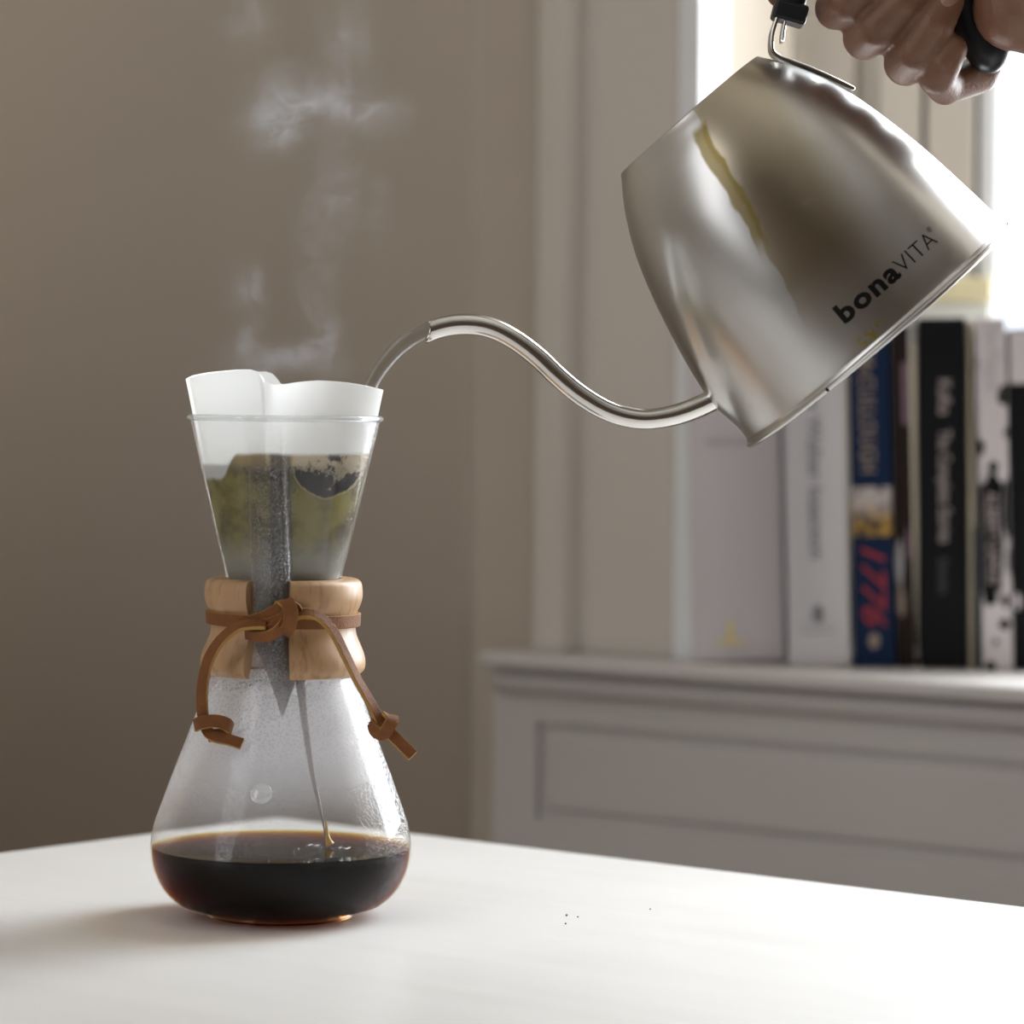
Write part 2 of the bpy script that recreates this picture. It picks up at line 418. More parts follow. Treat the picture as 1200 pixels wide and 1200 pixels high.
# casing: flat board with an outer backband and a groove
def casing():
    def pt(px, off): return xy(W(px)+fn*off)
    poly = [pt(628, .020), pt(628, -.004), pt(636, -.010), pt(668, -.010), pt(674, -.004), pt(678, .004), pt(684, .004), pt(688, .001),
            pt(780, .001), pt(786, .003), pt(793, .003), pt(797, .006), pt(798, .020)]
    return poly
structure('trim_2', [(casing(), SILL, 2.35)], M['trim'], .0015)
# sill board with rounded nosing
nos = .006
sill_poly = [xy(f0), xy(f0+fd*1.6), xy(f0+fd*1.6+fn*.05), xy(bay1+bn*.04), xy(bay0+bn*.04), xy(w_r+fn*.06-fd*.004), xy(f0+fn*.06)]
o = structure('window_sill', [(sill_poly, SILL-.0100, SILL)], M['sillpaint'], .004)
# apron with recessed panel
ap = fn*.020
def AP(px, off=.020):
    o_ = f0+fn*off; k = (px-600+5)/FPX
    t_ = (k*o_.y-o_.x)/(fd.x-k*fd.y)
    return o_+fd*t_
def zat(px, py, off=.02): return P(px, py, AP(px, off).y).z
zt, zp1, zp0 = SILL-.0100, zat(900, 868), zat(900, 988)
a0, a1 = AP(577), AP(577)+fd*1.7
p0, p1 = AP(628), AP(577)+fd*1.45
o = structure('trim_3', [
    ([xy(a0), xy(a1), xy(a1+fn*.03), xy(a0+fn*.03)], zp1, zt),
    ([xy(a0), xy(a1), xy(a1+fn*.03), xy(a0+fn*.03)], .12, zp0),
    ([xy(p0+fn*.005), xy(p1+fn*.005), xy(p1+fn*.03), xy(p0+fn*.03)], zp0, zp1),
    ([xy(a0), xy(p0), xy(p0+fn*.03), xy(a0+fn*.03)], zp0, zp1),
    ([xy(p1), xy(a1), xy(a1+fn*.03), xy(p1+fn*.03)], zp0, zp1)], M['sillpaint'])
structure('trim_4', [([xy(p0+fn*.0015+fd*.005), xy(p1+fn*.0015-fd*.005), xy(p1+fn*.025-fd*.005), xy(p0+fn*.025+fd*.005)], zp0+.005, zp1-.005)], M['sillpaint'], .0045)
# cove moulding under the sill
structure('trim_5', [([xy(AP(572, .010)), xy(AP(572, .010)+fd*1.71), xy(AP(572, .03)+fd*1.71), xy(AP(572, .03))], zt-.016, zt-.0002)], M['sillpaint'], .009)
# angled window: post, seal, sash, glass
def BW(px, off=0):
    o_ = bay0+bn*off; k = (px-600-1.5)/FPX
    t_ = (k*o_.y-o_.x)/(bdir.x-k*bdir.y)
    return o_+bdir*t_
def bpoly(pa, pb, o0, o1): return [xy(BW(pa, o0)), xy(BW(pb, o0)), xy(BW(pb, o1)), xy(BW(pa, o1))]
post = [(904, 1000, -.001, .05), (1000, 1028, .008, .05), (1028, 1077, -.006, .05), (1077, 1084, .012, .05), (1084, 1140, -.004, .05)]
structure('window_1_post', [(bpoly(*q), SILL, 2.25) for q in post], M['trim'], .002).name = 'trim_6'
win = thing('window_1', 'tall white window beside the row of books, blown out by daylight', 'window'); win['kind'] = 'structure'
del win['category']; del win['label']
bm = bmesh.new(); prism(bm, bpoly(1139, 1146, .003, .05), SILL, 2.25); obj('window_seal', bm, M['seal'], win)
bm = bmesh.new(); prism(bm, bpoly(1146, 1168, .0, .045), SILL, 2.25)
e0 = BW(1168, 0); e1 = bay1
prism(bm, [xy(e1-bdir*.04), xy(e1), xy(e1+bn*.045), xy(e1-bdir*.04+bn*.045)], SILL, 2.25)
prism(bm, [xy(e0), xy(e1), xy(e1+bn*.045), xy(e0+bn*.045)], SILL, SILL+.05)
prism(bm, [xy(e0), xy(e1), xy(e1+bn*.045), xy(e0+bn*.045)], 2.2, 2.25)
bevel(obj('window_frame', bm, M['sash'], win), .003)
bm = bmesh.new(); prism(bm, [xy(e0+bn*.02), xy(e1+bn*.02), xy(e1+bn*.024), xy(e0+bn*.024)], SILL+.05, 2.2); obj('window_pane', bm, M['clear'], win)
# ledge pieces seen just above the books
zc1, zc2, zc3 = P(1130, 325, 2.11).z, P(1130, 354, 2.11).z, P(1130, 372, 2.11).z
structure('trim_7', [(bpoly(1040, 1164, -.012, .02), zc2, zc1)], M['cream'], .003)
structure('trim_8', [(bpoly(1040, 1163, -.006, .02), zc3-.02, zc2)], M['sash'], .003)
# right return of the bay
structure('wall_bay', [([xy(bay1), xy(wr0), xy(wr0+fd*.08), xy(bay1+bdir*.08)], 0, HT),
                       ([xy(wf1+fn*.05), xy(wr0+fn*.05), xy(bay1+bn*.04), xy(bay0+bn*.04)], .0, SILL-.012)], M['wall'])
# baseboard
structure('baseboard_left', [(rp(0, .015, .02, LB), 0, .12)], M['trim'])

# ------------------------------------------------------------------ table
TZ = 0.75
tc = on_z(325, 957.6, TZ)
r_ = on_z(1200, 1062.5, TZ); l_ = on_z(0, 1000.8, TZ)
td1 = (r_-tc).normalized(); td2 = Vector((td1.y, -td1.x, 0))
if td2.y > 0: td2 = -td2
tb = thing('table', 'pale whitewashed wooden table with a smooth top under the glass flask', 'table', (tc.x, tc.y, 0))
ang = math.atan2(td1.y, td1.x); tb.rotation_euler.z = ang
# local frame: x along td1, -y along td2
bm = bmesh.new(); box(bm, 0, 1.45, -.85, 0, TZ-.03, TZ); bevel(obj('tabletop', bm, M['table'], tb), .0012, 3)
bm = bmesh.new(); box(bm, .06, 1.39, -.08, -.06, TZ-.11, TZ-.0302); box(bm, .06, 1.39, -.79, -.77, TZ-.11, TZ-.0302)
box(bm, .06, .08, -.77, -.08, TZ-.11, TZ-.0302); box(bm, 1.37, 1.39, -.77, -.08, TZ-.11, TZ-.0302); obj('apron', bm, M['table'], tb)
for (x_, y_) in ((.085, -.085), (.085, -.765), (1.365, -.085), (1.365, -.765)):
    V, F = tube([(x_, y_, 0), (x_, y_, TZ-.0305)], [.016, .024], 4, up=(1, 0, 0)); pydata('leg', V, F, M['table'], tb, False)
for i, (px, py, r) in enumerate([(664, 1073.5, .0007), (677, 1075, .0004), (663, 1083, .0005), (762, 1066, .0004)]):
    c_ = on_z(px, py, TZ); bm = bmesh.new(); bmesh.ops.create_icosphere(bm, subdivisions=1, radius=r)
    for v in bm.verts: v.co *= random.uniform(.7, 1.2); v.co.z = max(v.co.z, -r*.5)
    o = obj('crumb', bm, M['crumb']); o.location = c_+Vector((0, 0, r*.5))
    tag(o, ['largest brown crumb of the three together on the white tabletop', 'faintest crumb, just right of the largest one on the tabletop', 'small dark crumb nearest the camera on the tabletop', 'lone dark crumb farther right on the tabletop'][i], 'crumb', 'coffee crumbs on the tabletop')

# ------------------------------------------------------------------ flask
FO = on_z(328.5, 1072, TZ); FO.y = YC; FO.x = P(328.5, 1072).x
flask = thing('coffee_flask', 'hourglass glass pour-over flask with wooden collar, half misted, holding coffee', 'coffee maker', FO)
def cl(px, py, dy=0): return P(px, py, YC+dy)-FO
def zf(py): return (1072-py)*S
prof_px = [(1066, 0), (1066.5, 40), (1068, 62), (1069, 78), (1066.5, 96), (1058, 119), (1042, 137), (1022, 148), (1003, 152.5), (985, 152), (965, 148.5), (947, 142.5), (907, 128),
           (868, 113), (829, 98.5), (800, 87), (775, 77), (755, 70), (735, 66), (712, 64.5), (692, 65.5), (675, 68), (640, 76.5), (600, 86), (560, 95.5), (525, 103.5), (500, 109.5), (490, 111.5)]
pr = [Vector((a, b, 0)) for a, b in prof_px]
dense = cr(pr, 4)
TH0 = math.radians(-90-7.5)
gap = math.radians(16.5)
def chan(r, z, t, grow=0.0):
    """radius with the pouring channel bulging towards the camera"""
    py = 1072-z/S
    if py > 870: return r
    d = lerp_tab([(490, 106), (600, 88), (680, 70), (740, 66.5), (790, 66), (860, 60)], py)*S
    rc = (lerp_tab([(490, 24), (780, 23), (860, 20)], py))*S+grow
    a = (t-TH0+PI) % (2*PI)-PI
    if abs(a) > 1.2: return r
    s_ = d*math.sin(abs(a))
    if s_ >= rc: return r
    c = d*math.cos(a)+math.sqrt(rc*rc-s_*s_)
    k = .0012
    h = max(k-abs(c-r), 0)/k
    return max(r, c)+h*h*k*.25
segs = 240
V, F = lathe([(max(p.y, 0.01)*S, (1072-p.x)*S) for p in dense], segs, chan)
glass = pydata('glass_body', V, F, M['glass'], flask); fix_normals(glass)
rim = [Vector((chan(111.5*S, zf(490), 2*PI*k/segs)*math.cos(2*PI*k/segs), chan(111.5*S, zf(490), 2*PI*k/segs)*math.sin(2*PI*k/segs), zf(490))) for k in range(segs)]
V, F = tube(rim, .0013, 10, closed=True); pydata('rim', V, F, M['rimglass'], flask)
V, F = tube([(.0300*math.cos(2*PI*k/96), .0300*math.sin(2*PI*k/96), .0013) for k in range(96)], .0013, 12, closed=True); o = pydata('foot_ring', V, F, M['foot'], flask)
# condensation beads on the channel and the upper cone
rd = random.Random(11)
ico = bmesh.new(); bmesh.ops.create_icosphere(ico, subdivisions=1, radius=1)
iv = [v.co.copy() for v in ico.verts]; ifc = [tuple(v.index for v in f.verts) for f in ico.faces]; ico.free()
gl_tab = sorted([(p.x, p.y) for p in dense if 480 < p.x < 1000])
def gpt(t, py):
    r0 = lerp_tab(gl_tab, py)*S; return chan(r0, zf(py), t)
V = []; F = []
for i in range(7500):
    if i < 3600: py = rd.uniform(545, 800); t = TH0+rd.uniform(-.33, .33); sz = rd.uniform(.7, 1.5)
    else:
        py = 790+170*rd.random()**1.5; t = -PI/2+rd.uniform(-1.35, 1.35); sz = rd.uniform(.6, 1.5)*(1-.55*(py-790)/170)
    if 676 < py < 792 and abs(t-TH0) > gap-.03: continue
    if rd.random() > .55+.6*noise.noise(Vector((t*5, py/40, 3))): continue
    r0 = gpt(t, py); e = .002
    p = Vector((r0*math.cos(t), r0*math.sin(t), zf(py)))
    pt_ = Vector((gpt(t+e, py)*math.cos(t+e), gpt(t+e, py)*math.sin(t+e), zf(py)))-p
    pz_ = Vector((gpt(t, py-2)*math.cos(t), gpt(t, py-2)*math.sin(t), zf(py-2)))-p
    nn = pt_.cross(pz_).normalized(); tt = pt_.normalized(); uu = nn.cross(tt)
    b0 = len(V); s_ = sz*S
    for q in iv: V.append(p-nn*.0006+tt*q.x*s_+uu*q.z*s_*1.15+nn*q.y*s_*.5)
    F += [tuple(a+b0 for a in f) for f in ifc]
dr = pydata('condensation_drops', V, F, M['dropwater'], flask); dr['kind'] = 'stuff'
# glass button on the front
def surf_pt(py, px):
    r = lerp_tab([(829, 98.5), (868, 113), (907, 128), (947, 142.5)], py)*S
    x = cl(px, py).x; return Vector((x, -math.sqrt(r*r-x*x), zf(py)))
bp_ = surf_pt(915, 316); nrm = Vector((bp_.x, bp_.y, .5*math.hypot(bp_.x, bp_.y))).normalized()
bm = bmesh.new(); bmesh.ops.create_uvsphere(bm, u_segments=20, v_segments=12, radius=.0045)
for v in bm.verts: v.co.z *= .45
bm.transform(Matrix.Translation(bp_)@nrm.to_track_quat('Z', 'Y').to_matrix().to_4x4()); obj('glass_button', bm, M['rimglass'], flask, True)
# wooden collar halves
cp = [(677, 70), (677, 82), (679, 88), (684, 91.5), (698, 92.5), (708, 90), (716, 86.5), (730, 84.5), (742, 85.5), (752, 89.5), (764, 94.5), (774, 96.5), (783, 95.5), (788, 91), (790, 86), (790, 79)]
outer = cr([Vector((a, b, 0)) for a, b in cp], 3)
def collar(t0, t1):
    n = 60; V = []; F = []; m = len(outer)
    inner = [(p.x, lerp_tab([(675, 68.8), (692, 66.5), (712, 65.5), (735, 67), (755, 71), (775, 78), (790, 84)], p.x)) for p in outer]
    loop = [(p.y, p.x) for p in outer]+[(r, y) for (y, r) in inner][::-1]
    L = len(loop)
    for i in range(n+1):
        t = t0+(t1-t0)*i/n
        for r, y in loop: V.append((r*S*math.cos(t), r*S*math.sin(t), zf(y)))
    for i in range(n):
        for k in range(L): F.append((i*L+k, i*L+(k+1) % L, (i+1)*L+(k+1) % L, (i+1)*L+k))
    F.append(tuple(range(L))[::-1]); F.append(tuple(n*L+k for k in range(L)))
    return V, F
for a, b in ((TH0+gap, TH0+PI-.03), (TH0+PI+.03, TH0+2*PI-gap)):
    V, F = collar(a, b); o = pydata('collar_half', V, F, M['wood'], flask); fix_normals(o)
    o.data.polygons.foreach_set('use_smooth', [True]*len(o.data.polygons)); 
    mm = o.modifiers.new('es', 'EDGE_SPLIT'); mm.split_angle = math.radians(50)

# leather cord
cord = thing('leather_cord', 'brown leather thong knotted round the wooden collar with two hanging knotted ends', 'cord', FO)
sec = [(.5, -1), (.5, 1), (-.5, 1), (-.5, -1)]
def ribbon(pts, ups, wd, th, n=10, name='cord_strand', mat=None):
    p = cr(pts, n); u = cr(ups, n)
    s_ = [(th/2, -wd/2), (th/2, wd/2), (-th/2, wd/2), (-th/2, -wd/2)]
    V, F = tube(p, 1.0, section=s_, up=[x.normalized() for x in u])
    o = pydata(name, V, F, M['leather'], cord, False); fix_normals(o)
    o.data.materials.append(M['leather_edge'])
    for i_, pl in enumerate(o.data.polygons):                      # the narrow sides show the raw edge
        if i_ % 4 in (1, 3): pl.material_index = 1
    return bevel(o, .0003, 2)
rr = 86.6*S
pts = []; ups = []
for k in range(25):
    t = TH0+.06+(2*PI-.12)*k/24
    pts.append(Vector((rr*math.cos(t)*1.02, rr*math.sin(t)*1.02, zf(724)-0.0004*math.cos(t)))); ups.append(Vector((math.cos(t), math.sin(t), -.05)))
ribbon(pts, ups, 15*S, .0016, 4)
def C3(px, py, dpx): return cl(px, py, dpx*S)
fwd = Vector((0, -1, 0))
# front lies at about -86px depth
D = -92
kn = [ # (points px,py,depth), widths
 ([(296, 728, D+2), (312, 722, D-6), (330, 712, D-14), (344, 712, D-10), (350, 722, D-4)], 14),
 ([(300, 732, D), (318, 730, D-9), (336, 722, D-14), (352, 719, D-6), (366, 720, D+2)], 13),
 ([(292, 744, D+2), (304, 742, D-6), (318, 738, D-14), (330, 726, D-18), (340, 716, D-18)], 14),
]
for q, wd in kn: ribbon([C3(*a) for a in q], [fwd]*len(q), wd*S, .0018, 8, 'knot_strand')
# vertical loop of the knot over the strands
q = [(331, 737, D-12), (337, 738, D-22), (341, 722, D-27), (338, 708, D-24), (332, 705, D-12), (328, 712, D-2)]
ribbon([C3(*a) for a in q], [Vector((-.2, -1, -.7)), Vector((0, -1, -.4)), Vector((.1, -1, 0)), Vector((0, -1, .6)), Vector((0, -.3, 1)), Vector((0, .5, 1))], 16*S, .0018, 8, 'knot_strand')
q = [(288, 742, D), (302, 746, D-10), (318, 744, D-18), (330, 735, D-20), (336, 724, D-16)]
ribbon([C3(*a) for a in q], [Vector((0, -1, -.4))]*5, 13*S, .0018, 8, 'knot_strand')
# left tail
q = [(312, 733, D-14), (296, 732, D-14), (278, 735, D-14), (259, 750, D-12), (245, 772, D-10), (238, 800, D-10), (237, 828, D-12), (240, 850, D-14)]
u = [Vector((0, -.5, 1)), Vector((-.1, -.6, .8)), Vector((-.3, -.7, .7)), Vector((-.55, -.8, .4)), Vector((-.5, -.9, .1)), Vector((-.45, -.9, 0)), Vector((-.3, -1, 0)), Vector((-.1, -1, 0))]
ribbon([C3(*a) for a in q], u, 13*S, .0020, 8, 'cord_tail')
# left end knot + tip
q = [(229, 850, D-12), (236, 847, D-22), (250, 845, D-24), (264, 848, D-22), (270, 855, D-14), (262, 861, D-6), (244, 862, D-4)]
ribbon([C3(*a) for a in q], [Vector((-.3, -1, .2)), Vector((-.1, -1, .3)), Vector((0, -1, .3)), Vector((.3, -1, .2)), Vector((1, -.3, 0)), Vector((.2, .8, -.6)), Vector((0, 1, -.3))], 15*S, .0018, 6, 'end_knot')
q = [(240, 846, D-12), (244, 858, D-16), (254, 864, D-20), (268, 867, D-22), (284, 872, D-24)]
ribbon([C3(*a) for a in q], [Vector((0, -1, 0)), Vector((0, -1, .3)), Vector((0, -1, .5)), Vector((.1, -1, .5)), Vector((.1, -1, .5))], 13*S, .0020, 6, 'cord_tip')
# right tail
q = [(344, 724, D-10), (358, 720, D-14), (374, 723, D-14), (390, 739, D-13), (404, 766, D-10), (419, 797, D-10), (434, 823, D-12), (446, 846, D-14)]
u = [Vector((0, -.5, 1)), Vector((0, -.5, .9)), Vector((.3, -.6, .8)), Vector((.6, -.7, .5)), Vector((.7, -.6, .4)), Vector((.8, -.6, .5)), Vector((.7, -.7, .4)), Vector((.5, -.9, .2))]
ribbon([C3(*a) for a in q], u, 12*S, .0020, 8, 'cord_tail')
q = [(435, 846, D-10), (440, 857, D-18), (449, 860, D-22), (456, 851, D-24), (460, 842, D-18), (452, 838, D-8)]
ribbon([C3(*a) for a in q], [Vector((-1, -.6, 0)), Vector((-.4, -1, -.2)), Vector((0, -1, -.2)), Vector((.2, -1, 0)), Vector((.4, -.7, .7)), Vector((0, .6, .8))], 14*S, .0018, 6, 'end_knot')
q = [(444, 843, D-12), (452, 854, D-15), (462, 864, D-17), (473, 875, D-18), (484, 886, D-20)]
ribbon([C3(*a) for a in q], [Vector((.3, -1, .3))]*5, 14*S, .0022, 6, 'cord_tip')

# filter cone
filt = thing('paper_filter', 'white cone of filter paper standing in the flask mouth, brown and wet below', 'coffee filter', FO)
top_tab = [(218, 447), (235, 441.5), (255, 438), (285, 435), (303, 434.5), (311, 437), (316, 442), (321, 449), (327, 451.5), (340, 451), (358, 448), (378, 446), (400, 447), (425, 450.5), (450, 456)]
V = []; F = []; n = 200; rows = 60; xc = 335
for i in range(rows+1):
    f = i/rows
    for k in range(n):
        t = 2*PI*k/n
        ct, st = math.cos(t), math.sin(t)
        pyt = lerp_tab(top_tab, xc+114*ct)
        py = 840+(pyt-840)*f
        r = lerp_tab([(440, 118), (456, 114.3), (490, 107.5), (530, 99), (600, 83.3), (640, 73.8), (675, 65), (690, 61), (715, 52), (745, 39), (780, 22), (815, 9), (840, 1)], py)
        # overlapping fold near the channel, soft waves near the top
        fold = max(0, f-.78)/.22
        if st < 0:
            s_ = 1/(1+math.exp(-(xc+114*ct-319)/3.0))
            r -= fold*8*s_*math.exp(-((xc+114*ct-319)/38)**2)
            r += fold*2*math.sin((ct*114)/19)*.6
        else: r -= fold*6*math.exp(-((ct*114+30)/30)**2)
        V.append((r*S*ct, r*S*st, zf(py)))
for i in range(rows):
    for k in range(n): F.append((i*n+k, i*n+(k+1) % n, (i+1)*n+(k+1) % n, (i+1)*n+k))
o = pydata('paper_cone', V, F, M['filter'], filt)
# the overlapping fold of paper, a second layer left of the channel
V = []; F = []; m = 24
for i in range(rows+1):
    f = i/rows
    for k in range(m+1):
        px = 228+(318-228)*k/m; ct = (px-xc)/114; st = -math.sqrt(max(0, 1-ct*ct))
        py = 545+(lerp_tab(top_tab, px)+.5-545)*f
        r = lerp_tab([(440, 118), (456, 114.3), (490, 107.5), (530, 99), (560, 92)], py)-1.6
        V.append((r*S*ct, r*S*st, zf(py)))
for i in range(rows):
    for k in range(m): a = i*(m+1)+k; F.append((a, a+1, a+m+2, a+m+1))
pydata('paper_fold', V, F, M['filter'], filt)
# slurry inside
gr = [(0, 676), (52, 676), (70, 640), (80, 600), (89, 560), (93.5, 543), (88, 541), (60, 540), (30, 538), (0, 539)]
V, F = lathe([(max(r, .05)*S, zf(y)) for r, y in gr], 64)
o = pydata('coffee_grounds', V, F, M['grounds']); o.location = FO; fix_normals(o)
tag(o, 'dark wet coffee grounds with tan foam inside the paper filter', 'coffee grounds', kind='stuff')

# coffee in the bottom
brew = thing('brewed_coffee', 'black coffee filling the rounded bottom of the glass flask', 'coffee', FO)
cpf = [p for p in dense if p.x > 991]
lst = [(max(p.y-2.0, 0.01)*S, (1072-p.x)*S+(.0006 if p.x > 1060 else 0)) for p in dense[:len(cpf)+0] if p.x > 991]
lst += [(151*S, zf(990.5)), (149*S, zf(991.5)), (100*S, zf(992)), (.01*S, zf(992))]
V, F = lathe(lst, 96); o = pydata('coffee_body', V, F, M['coffee'], brew); fix_normals(o)
# bubbles along the edge, drip from the filter and its splash
rnd = random.Random(3)
for i in range(26):
    t = rnd.uniform(-PI, 0) if i < 18 else rnd.uniform(-1.2, .2); rr_ = rnd.uniform(120, 147)*S; r = rnd.uniform(.0006, .0013)
    if i % 4 == 0: rr_ = rnd.uniform(40, 110)*S
    bm = bmesh.new(); bmesh.ops.create_uvsphere(bm, u_segments=12, v_segments=8, radius=r)
    o = obj('bubble', bm, M['clear'], brew, True); o.location = (rr_*math.cos(t), rr_*math.sin(t), zf(992)+r*.4)
V, F = tube(cr([cl(352, 795), cl(358, 850), cl(367, 910), cl(377, 955), cl(382, 985)], 8), [6.0*S-(5.0*S)*min(1, i/28) for i in range(33)], 10)
pydata('coffee_drip', V, F, M['drip'], brew)
V, F = tube(cr([cl(382, 962), cl(383, 975), cl(384, 983), cl(387, 990)], 6), [1.2*S+4.2*S*(i/18)**1.5 for i in range(19)], 14)
pydata('splash', V, F, M['splash'], brew)
for (px, py, rx) in ((385, 990, 16), (385, 990, 26)):
    c_ = cl(px, py); V, F = tube([(c_.x+rx*S*math.cos(2*PI*k/40), rx*S*math.sin(2*PI*k/40), zf(991.6)) for k in range(40)], .0005, 6, closed=True); pydata('ripple', V, F, M['clear'], brew)

# ------------------------------------------------------------------ kettle
KB = P(1028, 392)                      # centre of the kettle's base
def vec(dx, dy): return Vector(((dx*CR+dy*SR), 0, -(-dx*SR+dy*CR)))
kz = vec(-.651, -.758).normalized(); kx = vec(-.758, .651).normalized(); ky = kz.cross(kx)
kz.y = 0
KM = Matrix((( kx.x, ky.x, kz.x, KB.x), (kx.y, ky.y, kz.y, KB.y), (kx.z, ky.z, kz.z, KB.z), (0, 0, 0, 1)))
kettle = thing('gooseneck_kettle', 'brushed steel gooseneck kettle tilted to pour, water marks on its side', 'kettle')
kettle.matrix_world = KM; KI = KM.inverted()
def K(px, py, dpx=0): return KI@P(px, py, YC+dpx*S)
kp = [(0, 60), (-1, 150), (-3, 190), (-3, 195), (0, 197.5), (3, 197.5), (6, 196), (9, 195), (30, 193.5), (56, 191), (116, 184), (156, 177.5), (200, 168.5), (238, 158.5), (270, 146.5), (300, 131.5), (322, 117), (333, 109), (337.5, 106), (338.5, 104.5), (337, 102.5), (325, 101), (322, 98), (322, 60)]
kd = cr([Vector((a, b, 0)) for a, b in kp], 4)
def kbump(r, z, t):
    h = z/S
    if not 20 < h < 300 or r < 100*S: return r
    a = abs((t+PI) % (2*PI)-PI)                     # azimuth from the spout side
    wdt = math.radians(lerp_tab([(20, 8), (60, 12), (150, 24), (235, 40), (300, 55)], h))
    amp = lerp_tab([(20, 0), (45, 5), (62, 10), (100, 9), (160, 6), (235, 2), (290, 0)], h)
    e = (a-wdt)/math.radians(5.0)
    return r+amp*S/(1+math.exp(max(-30, min(30, e*3))))
V, F = lathe([(p.y*S, p.x*S) for p in kd], 200, kbump)
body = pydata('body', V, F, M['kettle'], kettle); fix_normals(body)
V, F = lathe([(.05*S, 0), (61*S, 0)], 64); pydata('base_plate', V, F, M['steel'], kettle)
V, F = lathe([(62*S, 321*S), (40*S, 322*S), (12*S, 322*S), (.05*S, 322*S)], 64); pydata('lid', V, F, M['steel'], kettle)
V, F = tube([(197.5*S*math.cos(2*PI*k/160), 197.5*S*math.sin(2*PI*k/160), -1*S) for k in range(160)], 3.2*S, 8, closed=True); pydata('base_bead', V, F, M['steel'], kettle)
bm = bmesh.new(); bmesh.ops.create_uvsphere(bm, u_segments=12, v_segments=8, radius=2.6*S); o = obj('hole_dot', bm, M['print'], kettle, True)  # black ball stands in for the dark of a small hole
q = KI@P(961, 466); o.location = (q.x, math.sqrt(max(0, (199*S)**2-q.x**2)), -1*S)
# spout
sp = [(868, 448), (850, 460), (838, 467.5), (818, 477), (796, 485), (772, 490), (750, 491), (728, 487), (708, 479.5), (688, 468), (670, 455), (650, 437.5), (633, 421), (616, 407), (600, 396), (584, 387.5), (567, 382), (550, 380), (533, 380.5), (517, 383.5), (503, 388)]
spd = cr([K(a, b) for a, b in sp], 6)
rad = [lerp_tab([(0, 15), (.10, 13.2), (.3, 12), (.8, 12.3), (1, 12.6)], i/(len(spd)-1))*S for i in range(len(spd))]
V, F = tube(spd, rad, 28, cap=False, up=(0, 1, 0))
# slant cut at the tip: upper lip further back than the lower
m = 28; last = len(spd)-1
ed = (spd[-1]-spd[-2]).normalized()
upv = (K(500, 370)-K(500, 390)).normalized()
for k in range(m):
    v = V[last*m+k]; off = (v-spd[-1]).dot(upv)/(12.6*S); V[last*m+k] = v-ed*(off*9*S)
inn = [spd[i]for i in range(last-18, last+1)]
V2, F2 = tube(inn, [r*.88 for r in rad[last-18:]], 28, cap=True, up=(0, 1, 0))
for k in range(m):
    i2 = (len(inn)-1)*m+k; v = V2[i2]; off = (v-spd[-1]).dot(upv)/(12.6*S); V2[i2] = v-ed*(off*9*S)
F2 = [f for f in F2[:-1]]; base = len(V); V += V2; F += [tuple(a+base for a in f) for f in F2]
for k in range(m): F.append((last*m+k, last*m+(k+1) % m, base+(len(inn)-1)*m+(k+1) % m, base+(len(inn)-1)*m+k))
pydata('spout', V, F, M['tube_steel'], kettle)
# flared collar where the spout meets the body
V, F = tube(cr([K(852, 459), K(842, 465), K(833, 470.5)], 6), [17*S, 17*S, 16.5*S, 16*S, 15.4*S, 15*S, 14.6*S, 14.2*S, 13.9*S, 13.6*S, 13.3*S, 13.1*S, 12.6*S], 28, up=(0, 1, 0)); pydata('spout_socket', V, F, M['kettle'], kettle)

# lettering wrapped on the body
def text_mesh(txt, size, bold=0.0, sx=1.0, shear=0.0, spacing=1.0):
    cu = bpy.data.curves.new('t', 'FONT'); cu.body = txt; cu.size = size; cu.offset = bold; cu.space_character = spacing; cu.shear = shear
    cu.resolution_u = 3
    o = bpy.data.objects.new('t', cu); COL.objects.link(o)
    bpy.context.view_layer.update()
    me = bpy.data.meshes.new_from_object(o.evaluated_get(bpy.context.evaluated_depsgraph_get()))
    bpy.data.objects.remove(o)
    for v in me.vertices: v.co.x *= sx
    return me
def bounds(me): xs = [v.co.x for v in me.vertices]; return min(xs), max(xs)
def wrap(me, s0, h0):
    for v in me.vertices:
        s_ = s0+v.co.x; h = h0+v.co.y
        r = lerp_tab([(9*S, 195*S), (30*S, 193.5*S), (56*S, 191*S), (116*S, 184*S)], h)+.00012
        ph = s_/(192*S)
        v.co = Vector((-r*math.sin(ph), r*math.cos(ph), h))
def asin_s(px_s): return math.asin(max(-1, min(1, px_s/192)))*192*S
bona = text_mesh('bona', 31*S, .00042, 1.0, 0, 1.12)
b0, b1 = bounds(bona); L0 = asin_s(-38); L1 = asin_s(46); k_ = (L1-L0)/(b1-b0)
for v in bona.vertices: v.co.x = (v.co.x-b0)*k_
wrap(bona, L0, 43*S); tag(obj('logo_lettering', bona, M['print'], kettle), 'bold black logo lettering')
vita = text_mesh('VITA', 27*S, -.00012, 1)
b0, b1 = bounds(vita); L0 = asin_s(47); L1 = asin_s(104); k_ = (L1-L0)/(b1-b0)
for v in vita.vertices: v.co.x = (v.co.x-b0)*k_
wrap(vita, L0, 43*S); tag(obj('logo_lettering', vita, M['print'], kettle), 'thin black logo lettering')
reg = text_mesh('®', 9*S, 0, 1); wrap(reg, asin_s(104), 57*S); tag(obj('logo_lettering', reg, M['print'], kettle), 'small registered mark')

